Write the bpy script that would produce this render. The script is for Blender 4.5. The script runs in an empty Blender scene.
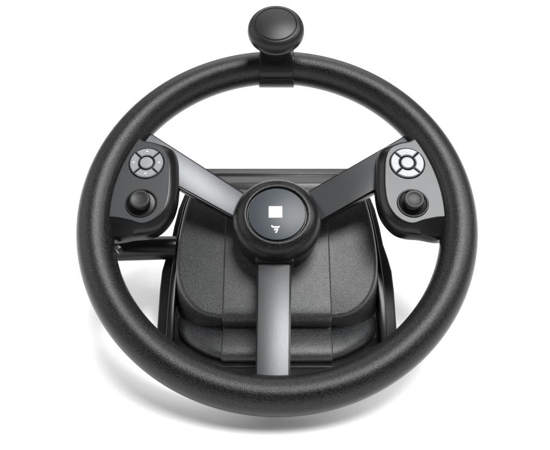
import bpy, bmesh, math, random
from mathutils import Vector, Matrix
random.seed(4)
SC = bpy.context.scene
COL = SC.collection
S = 0.00082                      # one design unit in metres (the wheel is 0.326 m across)
R = math.radians

# ------------------------------------------------------------------ camera
ALPHA, BETA = R(28.0), R(53.4)   # camera elevation, elevation of the wheel's axis
DIST = 700.0
C0 = Vector((0, 0, 34 + 181 * math.cos(BETA)))          # wheel centre
Uv = Vector((0, math.sin(ALPHA), math.cos(ALPHA)))
Bv = Vector((0, -math.cos(ALPHA), math.sin(ALPHA)))
cam_data = bpy.data.cameras.new('camera')
cam = bpy.data.objects.new('camera', cam_data)
COL.objects.link(cam)
cam.location = (C0 + Vector((-2.0, 0, 0)) - Uv * 11.2 + Bv * DIST) * S
cam.rotation_euler = (R(90) - ALPHA, 0, 0)
cam_data.sensor_width = 36
cam_data.lens = 36 * DIST / 550
cam_data.clip_start = 0.01
cam_data.clip_end = 200
SC.camera = cam

# ------------------------------------------------------------------ light
# a white studio: bright walls low down, dark ceiling, softboxes overhead and right, plus added fill lamps
WALL, CEIL = 0.6, 0.035
world = bpy.data.worlds.new('World')
SC.world = world
world.use_nodes = True
wn = world.node_tree
bg = wn.nodes['Background']
geo = wn.nodes.new('ShaderNodeTexCoord'); sep = wn.nodes.new('ShaderNodeSeparateXYZ')
ramp = wn.nodes.new('ShaderNodeValToRGB')
ramp.color_ramp.elements[0].position = 0.34; ramp.color_ramp.elements[0].color = (WALL, WALL, WALL, 1)
ramp.color_ramp.elements[1].position = 0.62; ramp.color_ramp.elements[1].color = (CEIL, CEIL, CEIL * 1.03, 1)
wn.links.new(geo.outputs['Generated'], sep.inputs[0]); wn.links.new(sep.outputs['Z'], ramp.inputs['Fac'])
wn.links.new(ramp.outputs['Color'], bg.inputs[0]); bg.inputs[1].default_value = 1.0

def big_lamp(name, side, elev, strength, angle, color=(1, 1, 1)):
    """soft source at infinity; side = degrees to the right, elev = degrees up from the front horizon (over 90 is behind)"""
    d = bpy.data.lights.new(name, 'SUN')
    d.energy = strength; d.angle = R(angle); d.color = color
    o = bpy.data.objects.new(name, d); COL.objects.link(o)
    v = Vector((math.sin(R(side)), -math.cos(R(elev)) * math.cos(R(side)), math.sin(R(elev)) * math.cos(R(side))))
    o.rotation_euler = v.to_track_quat('Z', 'Y').to_euler()
    o.location = v * 2
    return o
big_lamp('overhead_softbox', 11, 78, 3.4, 24)
big_lamp('right_softbox', 40, 82, 1.4, 30)
big_lamp('left_fill', -52, 86, 1.0, 52)  # added fill, no known source: lifts the left side and floor shadow
big_lamp('rear_fill', 0, 128, 1.5, 55)  # invented wide fill from behind, keeps the tabletop white
SC.view_settings.view_transform = 'Standard'
SC.view_settings.look = 'None'
SC.view_settings.exposure = 0.0
SC.view_settings.gamma = 1

# ------------------------------------------------------------------ materials
def new_mat(name):
    m = bpy.data.materials.new(name); m.use_nodes = True
    return m, m.node_tree, m.node_tree.nodes['Principled BSDF']

def plastic(name, col, rough, spec=0.5, grain=0.0, gscale=900, speck=0.0, metal=0.0, rough_var=0.0):
    m, nt, p = new_mat(name)
    p.inputs['Base Color'].default_value = (*col, 1)
    p.inputs['Roughness'].default_value = rough
    p.inputs['Specular IOR Level'].default_value = spec
    p.inputs['Metallic'].default_value = metal
    tc = nt.nodes.new('ShaderNodeTexCoord')
    if grain:
        n = nt.nodes.new('ShaderNodeTexNoise'); n.inputs['Scale'].default_value = gscale
        n.inputs['Detail'].default_value = 2.5; n.inputs['Roughness'].default_value = 0.6
        nt.links.new(tc.outputs['Object'], n.inputs['Vector'])
        b = nt.nodes.new('ShaderNodeBump'); b.inputs['Strength'].default_value = grain
        b.inputs['Distance'].default_value = 0.0004
        nt.links.new(n.outputs['Fac'], b.inputs['Height'])
        nt.links.new(b.outputs['Normal'], p.inputs['Normal'])
    if speck:
        v = nt.nodes.new('ShaderNodeTexNoise'); v.inputs['Scale'].default_value = gscale * .8
        v.inputs['Detail'].default_value = 1.0
        nt.links.new(tc.outputs['Object'], v.inputs['Vector'])
        r = nt.nodes.new('ShaderNodeValToRGB')
        r.color_ramp.elements[0].position = 0.42; r.color_ramp.elements[1].position = 0.66
        r.color_ramp.elements[0].color = (*[c * (1 - speck * .5) for c in col], 1)
        r.color_ramp.elements[1].color = (*[min(1, c * (1 + speck)) for c in col], 1)
        nt.links.new(v.outputs['Fac'], r.inputs['Fac'])
        nt.links.new(r.outputs['Color'], p.inputs['Base Color'])
    if rough_var:
        v = nt.nodes.new('ShaderNodeTexNoise'); v.inputs['Scale'].default_value = 60
        v.inputs['Detail'].default_value = 4
        nt.links.new(tc.outputs['Object'], v.inputs['Vector'])
        mr = nt.nodes.new('ShaderNodeMapRange')
        mr.inputs['To Min'].default_value = rough - rough_var; mr.inputs['To Max'].default_value = rough + rough_var
        nt.links.new(v.outputs['Fac'], mr.inputs['Value'])
        nt.links.new(mr.outputs['Result'], p.inputs['Roughness'])
    return m

M = {}
M['rim'] = plastic('rim_rubber', (0.0070, 0.0070, 0.0073), 0.24, 0.52, 0.5, 1500, 1.4, rough_var=0.03)
M['rim'].node_tree.nodes['Principled BSDF'].inputs['IOR'].default_value = 1.36
M['hub'] = plastic('hub_plastic', (0.006, 0.006, 0.0063), 0.24, 0.24, 0.35, 1500, 1.2)
M['smooth'] = plastic('smooth_black_plastic', (0.007, 0.007, 0.0075), 0.24, 0.25, 0.05, 1200, rough_var=0.04)
M['gloss'] = plastic('gloss_black_plastic', (0.006, 0.006, 0.007), 0.12, 0.5)
M['shelf'] = plastic('shelf_plastic', (0.018, 0.018, 0.019), 0.34, 0.45, 0.2, 1500, 0.4)
M['plinth'] = plastic('plinth_plastic', (0.016, 0.0165, 0.0175), 0.31, 0.55, 0.6, 1700, 1.2)
M['knob'] = plastic('knob_plastic', (0.008, 0.008, 0.0085), 0.36, 0.28, 0.08, 1300, rough_var=0.05)
M['void'] = plastic('dull_black', (0.004, 0.004, 0.004), 0.7, 0.2)
M['face'] = plastic('pod_face_plastic', (0.030, 0.032, 0.035), 0.34, 0.36, 0.04, 1500, rough_var=0.02)
M['pod'] = plastic('pod_side_plastic', (0.006, 0.006, 0.0065), 0.22, 0.3, 0.06, 1200)
M['housing'] = plastic('housing_plastic', (0.022, 0.0225, 0.0235), 0.33, 0.55, 0.6, 1700, 1.2, rough_var=0.04)
M['side'] = plastic('side_plastic', (0.008, 0.008, 0.0085), 0.30, 0.16, 0.25, 1800, 0.5)
M['button'] = plastic('button_grey', (0.21, 0.215, 0.22), 0.32, 0.5, rough_var=0.03)
M['stick'] = plastic('thumbstick_rubber', (0.012, 0.012, 0.013), 0.42, 0.35, 0.2, 1500)
M['display'] = plastic('display_glass', (0.030, 0.037, 0.044), 0.36, 0.30)
M['white'] = plastic('white_print', (0.85, 0.85, 0.85), 0.5, 0.3)
M['paper'] = plastic('white_tabletop', (0.9, 0.9, 0.9), 0.9, 0.1, rough_var=0.02)
# the white symbols have emission; the display under them has none
wp = M['white'].node_tree.nodes['Principled BSDF']
wp.inputs['Emission Color'].default_value = (1, 1, 1, 1); wp.inputs['Emission Strength'].default_value = 0.75

def brushed(name, col, rough, angle):
    m, nt, p = new_mat(name)
    p.inputs['Metallic'].default_value = 0.85
    p.inputs['Roughness'].default_value = rough
    tc = nt.nodes.new('ShaderNodeTexCoord'); mp = nt.nodes.new('ShaderNodeMapping'); mp2 = nt.nodes.new('ShaderNodeMapping')
    mp.inputs['Rotation'].default_value = (0, 0, -angle)
    mp2.inputs['Scale'].default_value = (14, 1600, 1600)
    n = nt.nodes.new('ShaderNodeTexNoise'); n.inputs['Scale'].default_value = 1.0; n.inputs['Detail'].default_value = 3
    nt.links.new(tc.outputs['Object'], mp.inputs['Vector']); nt.links.new(mp.outputs['Vector'], mp2.inputs['Vector'])
    nt.links.new(mp2.outputs['Vector'], n.inputs['Vector'])
    r = nt.nodes.new('ShaderNodeValToRGB')
    r.color_ramp.elements[0].position = .3; r.color_ramp.elements[1].position = .7
    r.color_ramp.elements[0].color = (*[c * .93 for c in col], 1); r.color_ramp.elements[1].color = (*[c * 1.07 for c in col], 1)
    nt.links.new(n.outputs['Fac'], r.inputs['Fac']); nt.links.new(r.outputs['Color'], p.inputs['Base Color'])
    b = nt.nodes.new('ShaderNodeBump'); b.inputs['Strength'].default_value = .06; b.inputs['Distance'].default_value = .0002
    nt.links.new(n.outputs['Fac'], b.inputs['Height']); nt.links.new(b.outputs['Normal'], p.inputs['Normal'])
    return m

# ------------------------------------------------------------------ mesh helpers
def finish(name, bm, mat, parent=None, sharp=35, bevel=0, seg=2, mats=None):
    if bevel:
        bmesh.ops.recalc_face_normals(bm, faces=bm.faces)
        es = [e for e in bm.edges if len(e.link_faces) == 2 and e.calc_face_angle(0) > R(28)]
        bmesh.ops.bevel(bm, geom=es, offset=bevel, segments=seg, affect='EDGES', profile=.5, clamp_overlap=True)
    bmesh.ops.recalc_face_normals(bm, faces=bm.faces)
    for v in bm.verts: v.co *= S
    me = bpy.data.meshes.new(name); bm.to_mesh(me); bm.free()
    for p in me.polygons: p.use_smooth = True
    me.set_sharp_from_angle(angle=R(sharp))
    for m in (mats or [mat]): me.materials.append(m)
    o = bpy.data.objects.new(name, me); COL.objects.link(o)
    if parent: o.parent = parent
    return o

def catmull(pts, closed=True, sub=6):
    P = [Vector(p) for p in pts]; n = len(P); out = []
    rng = range(n) if closed else range(n - 1)
    for i in rng:
        a, b, c, d = (P[(i - 1) % n], P[i], P[(i + 1) % n], P[(i + 2) % n]) if closed else \
                     (P[max(i - 1, 0)], P[i], P[i + 1], P[min(i + 2, n - 1)])
        for k in range(sub):
            t = k / sub
            out.append(.5 * (2 * b + (c - a) * t + (2 * a - 5 * b + 4 * c - d) * t * t + (3 * b - a - 3 * c + d) * t ** 3))
    if not closed: out.append(P[-1])
    return out

def inset(pts, d):
    """offset a closed 2D outline inwards by d"""
    n = len(pts); area = sum(pts[i].x * pts[(i + 1) % n].y - pts[(i + 1) % n].x * pts[i].y for i in range(n))
    s = 1 if area > 0 else -1; out = []
    for i in range(n):
        t = (pts[(i + 1) % n] - pts[i - 1]).normalized()
        out.append(Vector((pts[i].x - t.y * d * s, pts[i].y + t.x * d * s)))
    return out

def loft(bm, rings, caps=(True, True)):
    vs = [[bm.verts.new(Vector(p)) for p in r] for r in rings]; n = len(rings[0])
    for a, b in zip(vs, vs[1:]):
        for i in range(n):
            j = (i + 1) % n; bm.faces.new((a[i], a[j], b[j], b[i]))
    if caps[0]: bm.faces.new(vs[0][::-1])
    if caps[1]: bm.faces.new(vs[-1])
    return vs

def lathe(bm, prof, centre=(0, 0), n=64, a0=0, a1=2 * math.pi):
    """profile of (radius, z) about the local z axis"""
    rows = []
    for r, z in prof:
        if r < 1e-6: rows.append([bm.verts.new((centre[0], centre[1], z))])
        else: rows.append([bm.verts.new((centre[0] + r * math.cos(2 * math.pi * k / n), centre[1] + r * math.sin(2 * math.pi * k / n), z)) for k in range(n)])
    for a, b in zip(rows, rows[1:]):
        for k in range(n):
            j = (k + 1) % n
            if len(a) == 1 and len(b) == 1: continue
            if len(a) == 1: bm.faces.new((a[0], b[j], b[k]))
            elif len(b) == 1: bm.faces.new((a[k], a[j], b[0]))
            else: bm.faces.new((a[k], a[j], b[j], b[k]))

def prism(bm, pts, lo, hi, axis=2):
    def P(p, h):
        a, b = p[0], p[1]
        return {2: (a, b, h), 0: (h, a, b), 1: (a, h, b)}[axis]
    loft(bm, [[P(p, lo) for p in pts], [P(p, hi) for p in pts]])

def arc(c, r, a0, a1, n):
    return [(c[0] + r * math.cos(R(a0 + (a1 - a0) * k / n)), c[1] + r * math.sin(R(a0 + (a1 - a0) * k / n))) for k in range(n + 1)]

def cut(target, prisms):
    """subtract circular recesses (x, y, radius, z_from, z_to) and bake the result"""
    tmp = []
    for (x, y, r, z0, z1) in prisms:
        bm = bmesh.new(); prism(bm, [Vector(p) for p in arc((x, y), r, 0, 360 - 360 / 64, 63)], z0, z1)
        c = finish('recess', bm, None, mats=[M['void']])
        c.parent = target.parent; tmp.append(c)
        md = target.modifiers.new('b', 'BOOLEAN'); md.object = c; md.solver = 'EXACT'; md.operation = 'DIFFERENCE'
    bpy.context.view_layer.update()
    dg = bpy.context.evaluated_depsgraph_get()
    me = bpy.data.meshes.new_from_object(target.evaluated_get(dg))
    target.modifiers.clear(); target.data = me
    me.set_sharp_from_angle(angle=R(32))
    for c in tmp: bpy.data.objects.remove(c, do_unlink=True)

# ------------------------------------------------------------------ setting
bm = bmesh.new()
L = 30 / S
f = [bm.verts.new(p) for p in ((-L, -L, 0), (L, -L, 0), (L, L, 0), (-L, L, 0))]; bm.faces.new(f)
table = finish('tabletop', bm, M['paper']); table['kind'] = 'structure'

# ------------------------------------------------------------------ the controller
root = bpy.data.objects.new('steering_wheel', None); COL.objects.link(root)
root.empty_display_size = .05
root['label'] = 'black three-spoke steering wheel with spinner knob and thumbstick pods on dark grey base'
root['category'] = 'steering wheel'

W_LOC = C0 * S
W_ROT = (R(90) - BETA, 0, 0)
def on_wheel(o):
    o.parent = root; o.location = W_LOC; o.rotation_euler = W_ROT
    return o
def W3(x, y, z):
    return C0 + Vector((x, 0, 0)) + Vector((0, math.sin(BETA), math.cos(BETA))) * y + Vector((0, -math.cos(BETA), math.sin(BETA))) * z

# ---- rim
bm = bmesh.new()
RR, RT = 180.8, 18.2
NU, NV = 220, 40
g = [[bm.verts.new(((RR + RT * math.cos(2 * math.pi * j / NV)) * math.cos(2 * math.pi * i / NU),
                    (RR + RT * math.cos(2 * math.pi * j / NV)) * math.sin(2 * math.pi * i / NU),
                    RT * math.sin(2 * math.pi * j / NV))) for j in range(NV)] for i in range(NU)]
for i in range(NU):
    for j in range(NV):
        bm.faces.new((g[i][j], g[(i + 1) % NU][j], g[(i + 1) % NU][(j + 1) % NV], g[i][(j + 1) % NV]))
rim = on_wheel(finish('rim', bm, M['rim']))

# ---- spokes: flat bars dishing down to the hub
def spoke(quad, zs, th, ang):
    bm = bmesh.new()
    top = [Vector((x, y, z)) for (x, y), z in zip(quad, zs)]
    loft(bm, [top, [v - Vector((0, 0, th)) for v in top]])
    rail = bmesh.new(); n = len(top)
    flat = [Vector((v.x, v.y)) for v in top]
    cen = sum(flat, Vector((0, 0))) / n; grown = []
    for i, p in enumerate(flat):
        e1 = (p - flat[i - 1]).normalized(); e2 = (flat[(i + 1) % n] - p).normalized()
        n1 = Vector((e1.y, -e1.x)); n2 = Vector((e2.y, -e2.x))
        if n1.dot(p - cen) < 0: n1 = -n1
        if n2.dot(p - cen) < 0: n2 = -n2
        grown.append(p + (n1 + n2).normalized() * 1.7)
    loft(rail, [[Vector((g_.x, g_.y, v.z - 1.5)) for g_, v in zip(grown, top)], [Vector((g_.x, g_.y, v.z - th - .8)) for g_, v in zip(grown, top)]])
    o = finish('spoke', bm, brushed('spoke_metal', (0.070, 0.072, 0.075), .38, ang), bevel=1.0, seg=3)
    finish('spoke_edge', rail, M['smooth'], o, bevel=.5, seg=2)
    return on_wheel(o)
spoke([(-139, 98.5), (-30, 31), (-30, -1), (-101, 35), (-150, 60)], [1, -22, -22, -4, -2], 9, math.atan2(-57, 92))
spoke([(139, 94), (150, 57), (101, 31), (30, -5), (30, 34.5)], [1, -2, -4, -22, -22], 9, math.atan2(57, 92))
spoke([(-18.6, -35), (13.4, -35), (10.6, -168), (-18.6, -168)], [-20, -20, -3, -3], 9, R(90))

# ---- hub
bm = bmesh.new()
lathe(bm, [(0, -48), (42, -48), (42.5, -47), (43.3, -27.2), (43.6, -26.4), (42.6, -25.6), (42.6, -24.8), (44.6, -24.2), (45.3, -23),
           (45.8, -19), (45.4, -14.5), (44.2, -10), (42.2, -6), (39.6, -2.8), (36.4, -.6), (33.2, .6), (31.2, .8), (30.6, .4), (30.3, -.6), (30.2, -2), (0, -2)], n=96)
hub = on_wheel(finish('hub', bm, M['hub'], sharp=40))
# collar that receives the lower spoke
bm = bmesh.new()
prism(bm, [Vector(p) for p in ((-21.5, -30), (-21.5, -44.8), (-20, -46.4), (15, -46.4), (16.5, -44.8), (16.5, -30))], -34, -15)
finish('spoke_socket', bm, M['smooth'], hub, bevel=1.2)
bm = bmesh.new()
lathe(bm, [(0, -1.8), (28.4, -1.8), (28.9, -.6), (28.5, .3), (27.8, .5), (0, .9)], n=96)
disp = finish('display', bm, M['display'], hub)
bm = bmesh.new()
bv = lambda *a: prism(bm, [Vector(p) for p in a[0]], .5, 1.25)
bv([(-8.1, -4.6), (5.1, -4.6), (5.1, 7.8), (-8.1, 7.8)])
finish('square_symbol', bm, M['white'], disp)
bm = bmesh.new()
for poly in ([(-6.6, -13.2), (-5.3, -13.2), (-5.0, -14.9), (2.6, -14.9), (3.1, -14.0), (3.6, -15.4), (2.6, -16.5), (-5.6, -16.2), (-6.3, -15.2)],
             [(-2.6, -17.6), (1.7, -17.9), (1.9, -18.8), (-.4, -23.3), (-1.8, -23.3), (.1, -19.2), (-2.6, -18.9)],
             [(-2.9, -17.4), (-1.9, -17.4), (-1.9, -20.2), (-2.9, -20.2)]):
    prism(bm, [Vector((-1.6 + (p[0] + 1.6) * .8, -17 + (p[1] + 18) * .8)) for p in poly], .5, 1.2)
finish('tick_symbol', bm, M['white'], disp)

# ---- control pods (outlines for x < 0; mirrored for the other side)
FACE = [(-139, 80), (-127, 77), (-116.5, 71.0), (-111.2, 59.3), (-109, 42), (-108.2, 23), (-109.9, 7), (-116, -5.5), (-124.8, -12.8),
        (-134, -15), (-144.2, -11.6), (-158, -8.5), (-176, -6), (-180, 10), (-178, 30), (-172, 52), (-163, 72), (-152, 88)]
OUTER = [(-138, 84), (-123, 80.5), (-109, 75), (-103.2, 63.5), (-101.2, 46.5), (-100.2, 28), (-101.5, 9.5), (-106, -5.5), (-115.2, -17.8),
         (-126.8, -23.3), (-142, -25), (-159, -28), (-176, -24), (-180, 8), (-178, 30), (-172, 52), (-163, 72), (-152, 88)]
def mir(pts, s): return [Vector((x * s, y)) for x, y in pts]

def make_pod(s):
    """s = 1 for x < 0, -1 for the mirrored pod"""
    F = catmull(mir(FACE, s), sub=6); O = catmull(mir(OUTER, s), sub=6)
    mid = [a.lerp(b, .42) for a, b in zip(F, O)]
    bm = bmesh.new()
    rings = [[(p.x, p.y, 8.6) for p in F],
             [(p.x, p.y, 8.0) for p in inset(F, -1.0)],
             [(p.x, p.y, 6.2) for p in [a.lerp(b, .45) for a, b in zip(F, O)]],
             [(p.x, p.y, 2.4) for p in [a.lerp(b, .88) for a, b in zip(F, O)]],
             [(p.x, p.y, -1.2) for p in O], [(p.x, p.y, -10) for p in O],
             [(p.x, p.y, -13.5) for p in inset(O, 1.5)], [(p.x, p.y, -15) for p in inset(O, 4)]]
    vs = loft(bm, rings)
    pod = finish('control_pod', bm, M['pod'], sharp=60)
    on_wheel(pod)
    bx, by, jx, jy = (-133.0 * s, 53.0, -134.8 * s, 7.2)
    # face plate, 0.3 proud, its own material and its recesses
    bm = bmesh.new()
    loft(bm, [[(p.x, p.y, 7.0) for p in inset(F, .6)], [(p.x, p.y, 8.5) for p in inset(F, .6)], [(p.x, p.y, 9.0) for p in inset(F, 1.2)]])
    fp = finish('face_plate', bm, M['face'], sharp=50); fp.parent = pod
    fp.data.materials.append(M['void'])
    cut(pod, [(jx, jy, 14.6, -4, 30), (bx, by, 18.4, 6.2, 30)])
    cut(fp, [(jx, jy, 14.6, -4, 30), (bx, by, 18.4, 6.2, 30)])
    # bezel and bowl of the thumbstick
    bm = bmesh.new()
    lathe(bm, [(14.7, 8.7), (15.9, 8.7), (15.9, 9.4), (15.2, 10.2), (14.2, 10.2), (13.4, 9.2), (13.0, 6), (12.4, 1), (10, -2.2), (0, -3.4), (0, -3.9), (14.2, -3.8), (14.5, 0)], (jx, jy), 56)
    bowl = finish('thumbstick_bowl', bm, M['side'], pod, sharp=45)
    bm = bmesh.new()
    lathe(bm, [(0, -3), (5, -2.8), (8.2, 1), (8.8, 5), (7.4, 8.5), (5.2, 10.2), (4.6, 12), (6.8, 13.2), (9.4, 14.2), (10.2, 15.6), (10.1, 17.6),
               (9.5, 18.7), (8.6, 19.1), (7.2, 18.6), (4.8, 18.0), (0, 17.8)], (jx, jy), 56)
    finish('thumbstick', bm, M['stick'], pod, sharp=50)
    # five-way pad
    bm = bmesh.new()
    lathe(bm, [(0, 6.4), (18.2, 6.4), (18.2, 9.3), (17.8, 9.8), (17.3, 9.3), (17.2, 7.2), (0, 7.2)], (bx, by), 64)
    finish('button_well', bm, M['gloss'], pod, sharp=45)
    for k in range(4):
        a = 90 * k
        gap_o, gap_i = 3.2, 6.0
        outer = arc((bx, by), 16.9, a - 45 + gap_o, a + 45 - gap_o, 12)
        inner = arc((bx, by), 8.8, a + 45 - gap_i, a - 45 + gap_i, 8)
        pts = [Vector(p) for p in outer + inner]
        sh = lambda d: inset(pts, d)
        bm = bmesh.new()
        loft(bm, [[(p.x, p.y, 7.0) for p in pts], [(p.x, p.y, 10.2) for p in pts], [(p.x, p.y, 11.0) for p in sh(.8)]])
        btn = finish('direction_button', bm, M['button'], pod, sharp=30)
        # small raised arrow
        bm = bmesh.new()
        d = Vector((math.cos(R(a)), math.sin(R(a)))); t = Vector((-d.y, d.x)); c = Vector((bx, by)) + d * 13
        prism(bm, [c + d * 1.3, c - d * .8 + t * 1.3, c - d * .8 - t * 1.3], 10.8, 11.25)
        finish('arrow_mark', bm, M['white_mark'], btn)
    bm = bmesh.new()
    lathe(bm, [(0, 7), (6.6, 7), (6.6, 10.4), (6.45, 10.9), (6.1, 11.15), (5.9, 11.2), (5.6, 11.22), (3, 11.22), (0, 11.22)], (bx, by), 40)
    finish('centre_button', bm, M['button'], pod, sharp=50)
    return pod
M['white_mark'] = plastic('pale_mark', (0.62, 0.62, 0.62), 0.5, 0.3)
pod = make_pod(1); make_pod(-1)
bm = bmesh.new()
prism(bm, [Vector(p) for p in ((-160, -35), (-156.5, -31.5), (-153, -35), (-156.5, -38.5))], -14, -3)
finish('latch', bm, M['face'], pod, bevel=.8)
# raised seams where the grip meets the pods, and the small metal latch under one pod
for base in (180, 0):
    sgn = 1 if base == 0 else -1
    for ph, a0, a1 in ((142, -9, 30), (133, -8, 27)):
        bm = bmesh.new(); rings = []
        for k in range(41):
            th = R(base) + sgn * R(a0 + (a1 - a0) * k / 40)
            rad = RR + (RT + .05) * math.cos(R(ph)); z = (RT + .05) * math.sin(R(ph))
            c = Vector((rad * math.cos(th), rad * math.sin(th), z)); er = Vector((math.cos(th), math.sin(th), 0))
            rings.append([c + (er * math.cos(q) + Vector((0, 0, 1)) * math.sin(q)) * .42 for q in [2 * math.pi * j / 6 for j in range(6)]])
        loft(bm, rings)
        finish('grip_seam', bm, M['void'], rim)
# ---- spinner knob
knob = bmesh.new()
kx, ky = -1.0, 187.0
lathe(knob, [(0, 43), (18, 43.2), (22.5, 44.2), (25.4, 46), (26.7, 47.8), (26.9, 48.4), (26.3, 48.9), (28.2, 49.2), (29.3, 50.6), (29.7, 53.2), (29.3, 57), (28.0, 60.2), (25.6, 62.6), (23.2, 63.7), (22.0, 63.9), (21.4, 63.3), (20.9, 63.8), (19.8, 64.2), (0, 64.2)], (kx, ky), 80)
sk = on_wheel(finish('spinner_knob', knob, M['knob'], sharp=38))
bm = bmesh.new()
lathe(bm, [(0, 16), (13, 16), (13, 41), (0, 41)], (kx, ky), 40)
finish('knob_stem', bm, M['smooth'], sk)
bm = bmesh.new()
def arc_band(r0, r1, a0, a1, n=26):
    return arc((181, 0), r1, a0, a1, n) + arc((181, 0), r0, a1, a0, n)
prism(bm, [Vector(p) for p in arc_band(17.6, 20.8, -78, 164)], -19.2, 18.6, axis=0)
prism(bm, [Vector(p) for p in [(172, 5.6)] + [(192 - 32.2 * math.cos(R(a_)), 5.2 + 17.8 * math.sin(R(a_))) for a_ in range(2, 91, 8)] + [(200, 17), (198, 12)]], -18.3, 17.5, axis=0)
band = finish('rim_clamp', bm, M['smooth'], sk, bevel=.8, seg=2)
bm = bmesh.new()
prism(bm, [Vector(p) for p in arc_band(17.6, 22.0, 166.5, 280)], -19.8, 19.2, axis=0)
finish('clamp_jaw', bm, M['smooth'], sk, bevel=1.1, seg=3)

# ---- base: housing wedge (coordinates in the root's own frame, z up)
HX = [(90, 58.9), (98, 41.5), (103.5, 11.3), (106, -17.8), (105, -42), (99.5, -62.5), (88.5, -79), (74.5, -89), (60, -92.5)]
panel = [(x, y) for x, y in HX] + [(-x, y) for x, y in HX[::-1]]
# the outline as a dense closed list: smooth flanks, straight lower edge and straight top edge
flank = catmull([Vector(p) for p in HX], closed=False, sub=5)
outline = flank + [Vector((60 - 120 * k / 8, -92.5)) for k in range(1, 8)] + [Vector((-p.x, p.y)) for p in flank[::-1]] \
    + [Vector((-90 + 180 * k / 8, 58.9)) for k in range(1, 8)]
def floor_ring(h, fx, y_front, y_back, grow=0.0):
    """the same outline dropped to height h: flanks splayed by fx, front pulled to y_front"""
    out = []
    for p in outline:
        w = W3(p.x, p.y, -50)
        t = (w.y - (-45)) / (78 + 45)
        x = w.x * fx + math.copysign(grow, w.x) * (0 if abs(w.x) < 61 else 1)
        out.append(Vector((x, y_front + t * (y_back - y_front), h)))
    return out
topz = [W3(p.x, p.y, -50) for p in inset(outline, 5.0)]
edge1 = [W3(p.x, p.y, -50.8) for p in inset(outline, 2.4)]
edge2 = [W3(p.x, p.y, -53.2) for p in inset(outline, .6)]
edge3 = [W3(p.x, p.y, -56.5) for p in outline]
low = floor_ring(29.5, 1.035, -36, 82)
low2 = floor_ring(2, 1.035, -36, 82)
bm = bmesh.new()
loft(bm, [topz, edge1, edge2, edge3, low, low2])
housing = finish('housing', bm, M['housing'], root, sharp=48)

# ---- plinth: low slab with softly rounded shoulder
def plinth_ring(h, d):
    half = [(0, -82), (42, -82), (59, -80), (74, -73), (87, -62), (97, -50), (104.5, -36), (109, -10), (111, 15), (111, 50), (108, 100), (90, 112), (40, 116), (0, 116)]
    full = half + [(-x, y) for x, y in half[::-1][1:-1]]
    out = []
    for p in catmull([Vector(p) for p in full], sub=4):
        f = min(1, max(0, (20 - p.y) / 90))          # the shoulder runs out along the flanks
        out.append(Vector((p.x * (1 - .0035 * d * f), p.y + d * f, h)))
    return out
bm = bmesh.new()
loft(bm, [plinth_ring(h_, d_) for h_, d_ in ((0, 19), (1.5, 18.4), (10, 12.5), (15, 9.6), (18.5, 8.8), (21.4, 10.2), (23.8, 13.4), (25.8, 18), (27.4, 24), (28.6, 31), (29.2, 38))])
plinth = finish('plinth', bm, M['plinth'], root, sharp=50)

# ---- top shelf behind the panel
bm = bmesh.new()
prof = [(72, 132), (79, 139.5), (95, 140.5), (97, 138.6), (99.5, 138.6), (101, 141.5), (113, 142), (118, 140), (120, 134), (120, 40), (72, 40)]
prism(bm, [Vector(p) for p in prof], -84, 84, axis=0)
finish('top_shelf', bm, M['shelf'], root, bevel=1.2, seg=2, sharp=40)

# ---- rear shell / clamp flange
FX = [(92, 84), (100, 78), (106.5, 66), (112, 48), (115.8, 26), (118.5, 4), (122.5, -12), (125.6, -28), (126.4, -50), (126.2, -80), (126, -114)]
fl = [Vector(p) for p in FX]
out = fl + [Vector((-p.x, p.y)) for p in fl[::-1]]
bm = bmesh.new()
prism(bm, out, -90, -84)
for v in bm.verts: v.co = W3(*v.co)
finish('rear_shell', bm, M['side'], root, bevel=2.0, seg=3, sharp=40)
# thin cheek strips between housing and shell
for s in (1, -1):
    for offs, z0, z1 in ((7, -84.5, -68),):
        bm = bmesh.new()
        line = [Vector((s * (x - offs), y)) for x, y in ((99, 74), (106, 60), (111, 42), (114.5, 20), (117, 0), (118.8, -20), (120.4, -45), (121, -70), (121, -113))]
        inner = [Vector((p.x - s * 7.5, p.y)) for p in line[::-1]]
        prism(bm, line + inner, z0, z1)
        for v in bm.verts: v.co = W3(*v.co)
        finish('cheek_strip', bm, M['smooth'], root, bevel=1.5, seg=3, sharp=40)
bm = bmesh.new()
foot = [(90, -80), (108, -74), (120, -60), (123.5, -46), (124, -30), (124, 90), (116, 100)]
foot = [Vector(p) for p in foot] + [Vector((-x, y)) for x, y in foot[::-1]]
prism(bm, foot, 0, 13)
finish('foot', bm, M['side'], root, bevel=2.5, seg=3)

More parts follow.
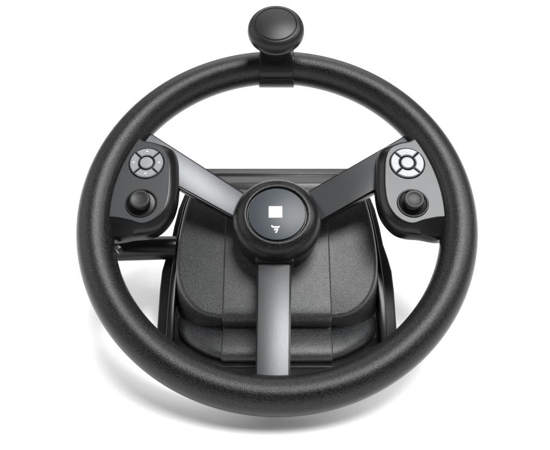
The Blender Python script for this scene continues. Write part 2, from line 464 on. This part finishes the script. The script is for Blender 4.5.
# ---- centre cover: one moulded strip over panel, drop and plinth
def cover():
    L0 = [(W3(0, y, -50).y, W3(0, y, -50).z) for y in (52, 10, -40, -80, -86.5)]
    L0 += [(W3(0, -92.0, -51.6).y, W3(0, -92.0, -51.6).z), (-43, 40.5), (-40, 35), (-38.6, 31.4), (-40, 29.8), (-44, 29.4), (-51, 28.7), (-58, 27.5), (-64, 25.9), (-68.6, 23.9), (-71.8, 21.5), (-73.3, 18.5), (-72.6, 15), (-69.5, 10), (-63.6, 2.2)]
    P = [Vector(p) for p in L0]; n = len(P); up = []; dn = []
    for i in range(n):
        t = (P[min(i + 1, n - 1)] - P[max(i - 1, 0)]).normalized(); nn = Vector((t.y, -t.x))
        if nn.dot(Vector((-1, 1))) < 0: nn = -nn
        up.append(P[i] + nn * 1.3); dn.append(P[i] - nn * 2.5)
    bm = bmesh.new(); N = len(up)
    xs = [(-55.5, -1.2), (-54.6, -.2), (-53.6, 0), (53.6, 0), (54.6, -.2), (55.5, -1.2)]
    rows = []
    for x, d in xs:
        rows.append([bm.verts.new((x, (u + (w - u) * (-d / 3.8)).x, (u + (w - u) * (-d / 3.8)).y)) for u, w in zip(up, dn)])
    rows.append([bm.verts.new((55.5, w.x, w.y)) for w in dn]); rows.insert(0, [bm.verts.new((-55.5, w.x, w.y)) for w in dn])
    for a, b in zip(rows, rows[1:]):
        for i in range(N - 1): bm.faces.new((a[i], a[i + 1], b[i + 1], b[i]))
    a, b = rows[0], rows[-1]
    for i in range(N - 1): bm.faces.new((b[i], b[i + 1], a[i + 1], a[i]))
    bm.faces.new([r[0] for r in rows]); bm.faces.new([r[-1] for r in rows][::-1])
    return finish('centre_cover', bm, M['housing'], housing, sharp=50)
cover()

# ---- stalk on the side
bm = bmesh.new()
lathe(bm, [(0, 0), (11.4, 0), (12.4, 1), (12.8, 2.5), (13.4, 62), (13.6, 66), (12.8, 69), (8, 70), (0, 70)], n=48)
for v in bm.verts:
    x, y, z = v.co
    v.co = W3(-107 - z, -5.5 + y - .02 * z, -72 + x)
stalk = finish('side_stalk', bm, M['pod'], root, sharp=45)
